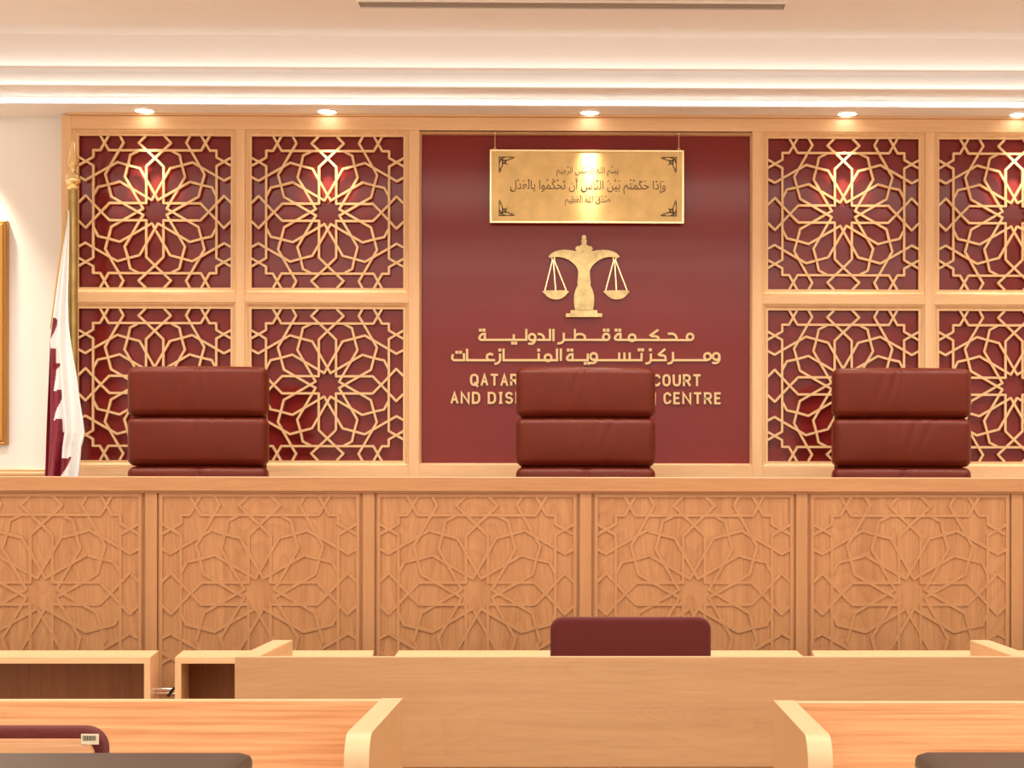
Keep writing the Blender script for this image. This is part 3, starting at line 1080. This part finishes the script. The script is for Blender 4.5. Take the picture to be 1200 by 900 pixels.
LE = [(246, 77.5), (262, 76), (290, 73), (330, 68), (365, 64), (384, 61.8), (400, 60), (450, 58), (500, 56), (560, 54), (660, 52)]
RE = [(246, 80), (262, 80.5), (300, 81), (350, 81.5), (380, 83), (410, 87.5), (440, 93), (470, 97), (495, 101), (508, 102.5), (516, 101), (524, 98.5), (550, 96.5), (565, 94), (660, 93)]
SAW = [(64, 370), (70, 376), (67, 392), (62, 412), (69, 408.5), (69.3, 426), (75, 427.5), (70, 434), (67, 459), (75, 457), (75.3, 466), (67.3, 493), (75.2, 490.5), (76, 507), (79.5, 506), (77, 513), (76, 538.5), (87, 536), (84, 545), (77.5, 557), (74, 575), (80, 660)]


def in_maroon(px, py):
    if py < 374:
        return False
    poly = [(0, 374)] + SAW + [(0, 660)]
    c = False
    for (x1, y1), (x2, y2) in zip(poly, poly[1:] + poly[:1]):
        if (y1 > py) != (y2 > py) and px < (x2 - x1) * (py - y1) / (y2 - y1) + x1:
            c = not c
    return c


NU, NV = 100, 240
bm = NB()
grid = []
for j in range(NV + 1):
    py = 246 + (655 - 246) * j / NV
    row = []
    le, re = interp(LE, py), interp(RE, py)
    sp_ = min(1, (py - 246) / 150.0)
    for i in range(NU + 1):
        u = i / NU
        px = le + (re - le) * u
        X, Z = P(px, py, YQ - .05)
        fold = .020 * math.sin(u * 17 + .6 + .4 * math.sin(py * .02)) + .010 * math.sin(u * 31 + py * .012)
        row.append((bm.verts.new((X, YQ - .035 - .035 * sp_ - .030 * sp_ * math.sin(PI * u) + fold * sp_ * .8, Z)), px, py))
    grid.append(row)
for j in range(NV):
    for i in range(NU):
        q = (grid[j][i], grid[j][i + 1], grid[j + 1][i + 1], grid[j + 1][i])
        f = bm.faces.new([a[0] for a in q])
        cx = sum(a[1] for a in q) / 4
        cy = sum(a[2] for a in q) / 4
        f.material_index = 1 if in_maroon(cx, cy) else 0
bmesh.ops.recalc_face_normals(bm, faces=bm.faces[:])
fo = Vector((xp - .03, YQ - .05, fz(655)))
flag = link_mesh('flag', bm, [M['white_cloth'], M['maroon_cloth']], None, fo, True)
sm = flag.modifiers.new('thickness', 'SOLIDIFY')
sm.thickness = .0015
flag['label'] = 'white and maroon flag with serrated edge hanging in folds from the brass pole'
flag['category'] = 'flag'
bm = NB()
pts = []
for j in range(22):
    py = 246 + 140 * j / 21
    X, Z = P(interp(LE, py) - .6, py, YQ - .06)
    pts.append((X, YQ - .05 - .03 * (j / 21), Z))
tube(bm, pts, [.0058 - .0035 * j / 21 for j in range(22)], 8)
link_mesh('fringe', bm, M['rope'], flag, fo, True, None, 'gold fringe cord')

# ------------------------------------------------------------------ low shelf units before the bench
ZS = .8515


def shelf_unit(foot, label):
    """foot = (front left, front right, back right, back left) x; open box facing the public"""
    fl, frr, br, bl = foot
    y0, y1 = 5.26, 5.50
    t = Thing('shelf_unit', label, 'shelf unit', ((fl + frr) / 2, (y0 + y1) / 2, 0), 'low oak shelf units before the judges bench')
    th = .019
    t.part('top', one(prism, [(fl, y0), (frr, y0), (br, y1), (bl, y1)], ZS - th, ZS, 'xy'), M['oak_x'])
    t.part('side_panel', one(prism, [(fl, y0 + .0005), (fl + th, y0 + .0005), (bl + th, y1), (bl, y1)], 0, ZS - th, 'xy'), M['oak_z'])
    t.part('side_panel', one(prism, [(frr - th, y0 + .0005), (frr, y0 + .0005), (br, y1), (br - th, y1)], 0, ZS - th, 'xy'), M['oak_z'])
    t.part('back_panel', one(prism, [(bl + th, y1 - .012), (br - th, y1 - .012), (br - th, y1), (bl + th, y1)], .06, ZS - th, 'xy'), M['shade_dark_oak'])  # darkened colour stands in for the shade inside the unit
    lx, rx = max(fl, bl) + th, min(frr, br) - th
    for z in (.06, .45):
        t.part('shelf', one(box, lx, rx, y0 + .015, y1 - .012, z, z + th), M['oak_x'])
    t.part('plinth', one(box, lx, rx, y0 + .03, y0 + .045, 0, .06), M['oak_x'])
    return t


def PX(px, py, D):
    return P(px, py, D)[0]


a = [PX(176, 770, 5.26), PX(186, 763, 5.50)]
shelf_unit((-2.3, a[0], a[1], -2.3), 'low open oak shelf unit cut by the left edge of the picture')
b = [PX(205, 770, 5.26), PX(436, 770, 5.26), PX(437.6, 763, 5.50), PX(215, 763, 5.50)]
shelf_unit(b, 'low open oak shelf unit behind the left end of the middle desk')
c = [PX(461.5, 770, 5.26), PX(942.5, 770, 5.26), PX(933, 763, 5.50), PX(467.5, 763, 5.50)]
shelf_unit(c, 'long low oak shelf unit behind the middle desk and its burgundy chair')
d = [PX(955, 770, 5.26), 1.85, 1.85, PX(951.5, 763, 5.50)]
shelf_unit(d, 'low oak shelf unit behind the right end of the middle desk')
# chrome rail bridging the gap
zc_ = P(190, 810.5, 5.40)[1]
t = Thing('chrome_rail', 'short twin chrome rail in the gap between the two left shelf units', 'rail', ((a[0] + b[0]) / 2, 5.40, zc_))
xa_, xb_ = a[0] + .58 * (a[1] - a[0]) , b[0] + .58 * (b[3] - b[0])
for dz in (-.0055, .0065):
    bm = NB()
    tube(bm, [(xa_, 5.40, zc_ + dz), (xb_, 5.40, zc_ + dz)], .0052, 12)
    t.part('tube', bm, M['chrome'], 'auto')
bm = NB()
xm = xa_ + (xb_ - xa_) * .66
tube(bm, [(xm - .010, 5.392, zc_ - .014), (xm + .010, 5.392, zc_ + .014)], .0045, 8)
t.part('clamp', bm, M['black'], 'auto')

def add_knot(mat, x0, z0, a, b_):
    """rings of a knot in the veneer, fading out with distance"""
    nt = mat.node_tree
    L = nt.links
    b = nt.nodes['Principled BSDF']
    src = b.inputs['Base Color'].links[0].from_socket
    tc = nt.nodes.new('ShaderNodeTexCoord')
    sp = nt.nodes.new('ShaderNodeSeparateXYZ')
    L.new(tc.outputs['Object'], sp.inputs[0])

    def op(o, u, v=None):
        n = nt.nodes.new('ShaderNodeMath')
        n.operation = o
        for k, q in enumerate((u, v)):
            if q is None:
                continue
            if isinstance(q, (int, float)):
                n.inputs[k].default_value = q
            else:
                L.new(q, n.inputs[k])
        return n.outputs[0]
    nz = nt.nodes.new('ShaderNodeTexNoise')
    nz.inputs['Scale'].default_value = 5
    nz.inputs['Detail'].default_value = 3
    L.new(tc.outputs['Object'], nz.inputs['Vector'])
    dx = op('DIVIDE', op('SUBTRACT', sp.outputs['X'], x0), a)
    dz = op('DIVIDE', op('SUBTRACT', sp.outputs['Z'], z0), b_)
    d = op('SQRT', op('ADD', op('MULTIPLY', dx, dx), op('MULTIPLY', dz, dz)))
    d = op('ADD', d, op('MULTIPLY', op('SUBTRACT', nz.outputs['Fac'], .5), 1.8))
    ringv = op('POWER', op('FRACT', op('MULTIPLY', d, 2.7)), 1.6)
    fade = op('MAXIMUM', op('SUBTRACT', 1.0, op('MULTIPLY', d, .62)), 0.0)
    fac = op('MULTIPLY', op('MULTIPLY', ringv, fade), .20)
    mx = nt.nodes.new('ShaderNodeMix')
    mx.data_type = 'RGBA'
    mx.blend_type = 'MULTIPLY'
    L.new(fac, mx.inputs['Factor'])
    L.new(src, mx.inputs['A'])
    mx.inputs['B'].default_value = (.62, .50, .36, 1)
    L.new(mx.outputs['Result'], b.inputs['Base Color'])


# ------------------------------------------------------------------ middle desk
YM0, YM1 = 4.35, 4.885
ZM = .9375
mx0, mx1 = -.9013, PX(1191, 771, YM0) + .058
md = Thing('clerk_desk', 'wide oak desk with plain figured front and side wings in the middle of the room', 'desk', ((mx0 + mx1) / 2, 4.6, 0))
add_knot(M['fig'], P(770, 833, YM0)[0] - (mx0 + mx1) / 2, P(770, 833, YM0)[1], .07, .035)
add_knot(M['fig'], P(838, 836, YM0)[0] - (mx0 + mx1) / 2, P(838, 836, YM0)[1], .055, .040)
md.part('front_panel', one(box, mx0, mx1, YM0, YM0 + .022, .655, ZM, .0012, 1), M['fig'])
md.part('lower_panel', one(box, mx0, mx1, YM0 + .006, YM0 + .022, .08, .655), M['fig'])
md.part('groove_strip', one(box, mx0 + .001, mx1 - .001, YM0 + .001, YM0 + .006, .634, .648), M['warm_edge'])
md.part('top_edging', one(box, mx0 + .0005, mx1 - .0005, YM0 + .0005, YM0 + .0215, ZM, ZM + .0015), M['warm_edge'])
md.part('side_wing', one(box, mx0, mx0 + .056, YM0 + .022, YM1, 0, ZM, .0012, 1), M['oak_y'])
md.part('side_wing', one(box, mx1 - .056, mx1, YM0 + .022, YM1, 0, ZM, .0012, 1), M['oak_y'])
md.part('worktop', one(box, mx0 + .056, mx1 - .056, YM0 + .022, YM1 - .05, .71, .735, .002), M['oak_x'])
md.part('plinth', one(box, mx0 + .06, mx1 - .06, YM0 + .012, YM0 + .03, 0, .08), M['shade_dark_oak'])

# ------------------------------------------------------------------ front desks
def front_desk(x_in, x_out, s, zt, label):
    """s = side on which the wing stands: +1 right end, -1 left end"""
    t = Thing('counsel_desk', label, 'desk', ((x_in + x_out) / 2, 3.2, 0))
    y0, y1 = 2.92, 3.46
    w0, w1 = (x_in - .042, x_in) if s > 0 else (x_in, x_in + .042)
    lo, hi = (x_out, w0) if s > 0 else (w1, x_out)
    t.part('back_panel', one(box, lo, hi, y1 - .032, y1, .10, zt - .002), M['warm_x'])
    t.part('rail_edging', one(box, lo, hi, y1 - .0325, y1 + .0005, zt - .002, zt, .0006, 1), M['warm_edge'])
    pts = [(y0, 0)]
    r = .05
    for i in range(9):
        an = PI - .5 * PI * i / 8
        pts.append((y0 + r + r * math.cos(an), zt - r + r * math.sin(an)))
    pts += [(y1, zt), (y1, 0)]
    bm = NB()
    prism(bm, pts, w0, w1, 'yz')
    t.part('side_wing', bm, M['wing'])
    bm = NB()
    e = .0012
    n = len(pts)
    strip = pts[:-1]
    A = [bm.verts.new((w0 - .0006, p[0] - (e if i < n - 2 else 0) * (1 if p[0] < y0 + r else 0), p[1] + (e if p[1] > zt - r else 0))) for i, p in enumerate(strip)]
    B = [bm.verts.new((w1 + .0006, v.co.y, v.co.z)) for v in A]
    for i in range(len(A) - 1):
        bm.faces.new((A[i], A[i + 1], B[i + 1], B[i]))
    bmesh.ops.recalc_face_normals(bm, faces=bm.faces[:])
    t.part('wing_edging', bm, M['warm_edge'], 'auto')
    t.part('worktop', one(box, lo, hi, 2.98, y1 - .032, .70, .73, .003), M['oak_x'])
    xo = x_out
    t.part('end_panel', one(box, min(xo, xo + s * .03), max(xo, xo + s * .03), 2.98, y1 - .032, 0, .70), M['oak_y'])
    return t


M['wing'] = wood('wing_oak', (0.66, 0.38, 0.18), 'z', contrast=0.08)
front_desk(-.3740, -2.2, 1, .9375, 'oak counsel desk at lower left with a rounded side wing at its right end')
front_desk(.3865, 2.2, -1, .9330, 'oak counsel desk at lower right with a rounded side wing at its left end')

# ------------------------------------------------------------------ burgundy chairs with wooden backs
def burgundy_chair(loc, label, w=.24, zt=.992, tagged=False):
    """faces -y"""
    t = Thing('upholstered_chair', label, 'chair', loc)
    x, y, z = loc
    bm = NB()
    prism(bm, rounded_rect(x - w, x + w, z + .56, z + zt, .036, 8), y, y + .05)
    es = [e for e in bm.edges if abs(e.verts[0].co.y - e.verts[1].co.y) < 1e-6]
    bmesh.ops.bevel(bm, geom=es, offset=.014, segments=4, affect='EDGES', profile=.5)
    t.part('back_pad', bm, M['burgundy'], 'auto')
    sh = t.part('back_shell', one(prism, rounded_rect(x - w + .012, x + w - .012, z + .50, z + zt - .016, .026, 6), y + .0505, y + .066), M['warm_x'])
    t.part('seat_pad', one(cushion, x - .235, x + .235, y - .45, y + .03, z + .42, z + .50, .03, 0, None, 12), M['burgundy'], True)
    t.part('seat_board', one(box, x - .225, x + .225, y - .44, y + .06, z + .395, z + .425, .006), M['oak_x'])
    for sx in (-1, 1):
        bm = NB()
        tube(bm, [(x + sx * .205, y - .40, z + .397), (x + sx * .205, y - .42, z)], [.02, .014], 12)
        t.part('leg', bm, M['oak_z'], True)
        bm = NB()
        tube(bm, [(x + sx * .195, y + .045, z + .60), (x + sx * .20, y + .045, z + .40), (x + sx * .205, y + .08, z)], [.016, .02, .014], 12)
        t.part('leg', bm, M['oak_z'], True)
    return t, sh


burgundy_chair((.135, 5.03, 0), 'burgundy upholstered chair standing behind the middle desk')
# the other one is turned about: built facing +y by mirroring about its own middle
cx_, cz_ = P(131, 849, 2.72)
t2, sh2 = burgundy_chair((cx_ - .24, -2.72, 0), 'wooden-backed burgundy chair with a barcode sticker at lower left', .24, P(60, 848.5, 2.72)[1])
for o in [t2.o] + list(t2.o.children):
    if o.type == 'MESH':
        for vv in o.data.vertices:
            vv.co.x, vv.co.y = -vv.co.x, -vv.co.y
t2.o.location.y = 2.72
oy = 2.72 - .0665
t2.loc = (cx_ - .24, 2.72, 0)
sx0, sz1 = P(95, 860, oy)
sx1, sz0 = P(116, 872.5, oy)
lab = t2.part('barcode_label', one(box, sx0, sx1, oy - .0008, oy, sz0, sz1, .0003, 1), M['paper'])
bm = NB()
random.seed(4)
xx = sx0 + .003
while xx < sx1 - .004:
    wd = random.choice((.0006, .0009, .0014))
    box(bm, xx, xx + wd, oy - .0011, oy - .0006, sz0 + .0060, sz1 - .0028)
    xx += wd + random.choice((.0005, .0008))
t2.part('bars', bm, M['ink'], parent=lab)

# ------------------------------------------------------------------ dark leather tops in the foreground
def leather_top(x_edge, x_far, s, label):
    t = Thing('leather_counter', label, 'counter', ((x_edge + x_far) / 2, 2.05, 0))
    z1 = 1.0
    x0, x1 = min(x_edge, x_far), max(x_edge, x_far)
    t.part('padded_top', one(cushion, x0, x1, 1.72, 2.33, z1 - .09, z1, .013, 0, None, 20), M['dleather'], True)
    bm = NB()
    xs = x_edge - s * .0125
    tube(bm, [(x_edge - s * .0005, 1.75, z1 - .020), (x_edge - s * .0005, 2.31, z1 - .020)], .0012, 6)
    t.part('seam', bm, M['stitch'])
    t.part('body', one(box, x0 + .015, x1 - .015, 1.74, 2.315, .06, z1 - .088, .008), M['dleather'])
    t.part('plinth', one(box, x0 + .04, x1 - .04, 1.77, 2.29, 0, .062), M['black'])


xl = P(298, 880, 2.33)[0]
xr = P(1070, 880, 2.33)[0]
leather_top(xl, xl - .75, 1, 'dark brown leather-covered counter top at the lower left corner, before the barcoded chair')
leather_top(xr, xr + .75, -1, 'dark brown leather-covered counter top at the lower right corner')
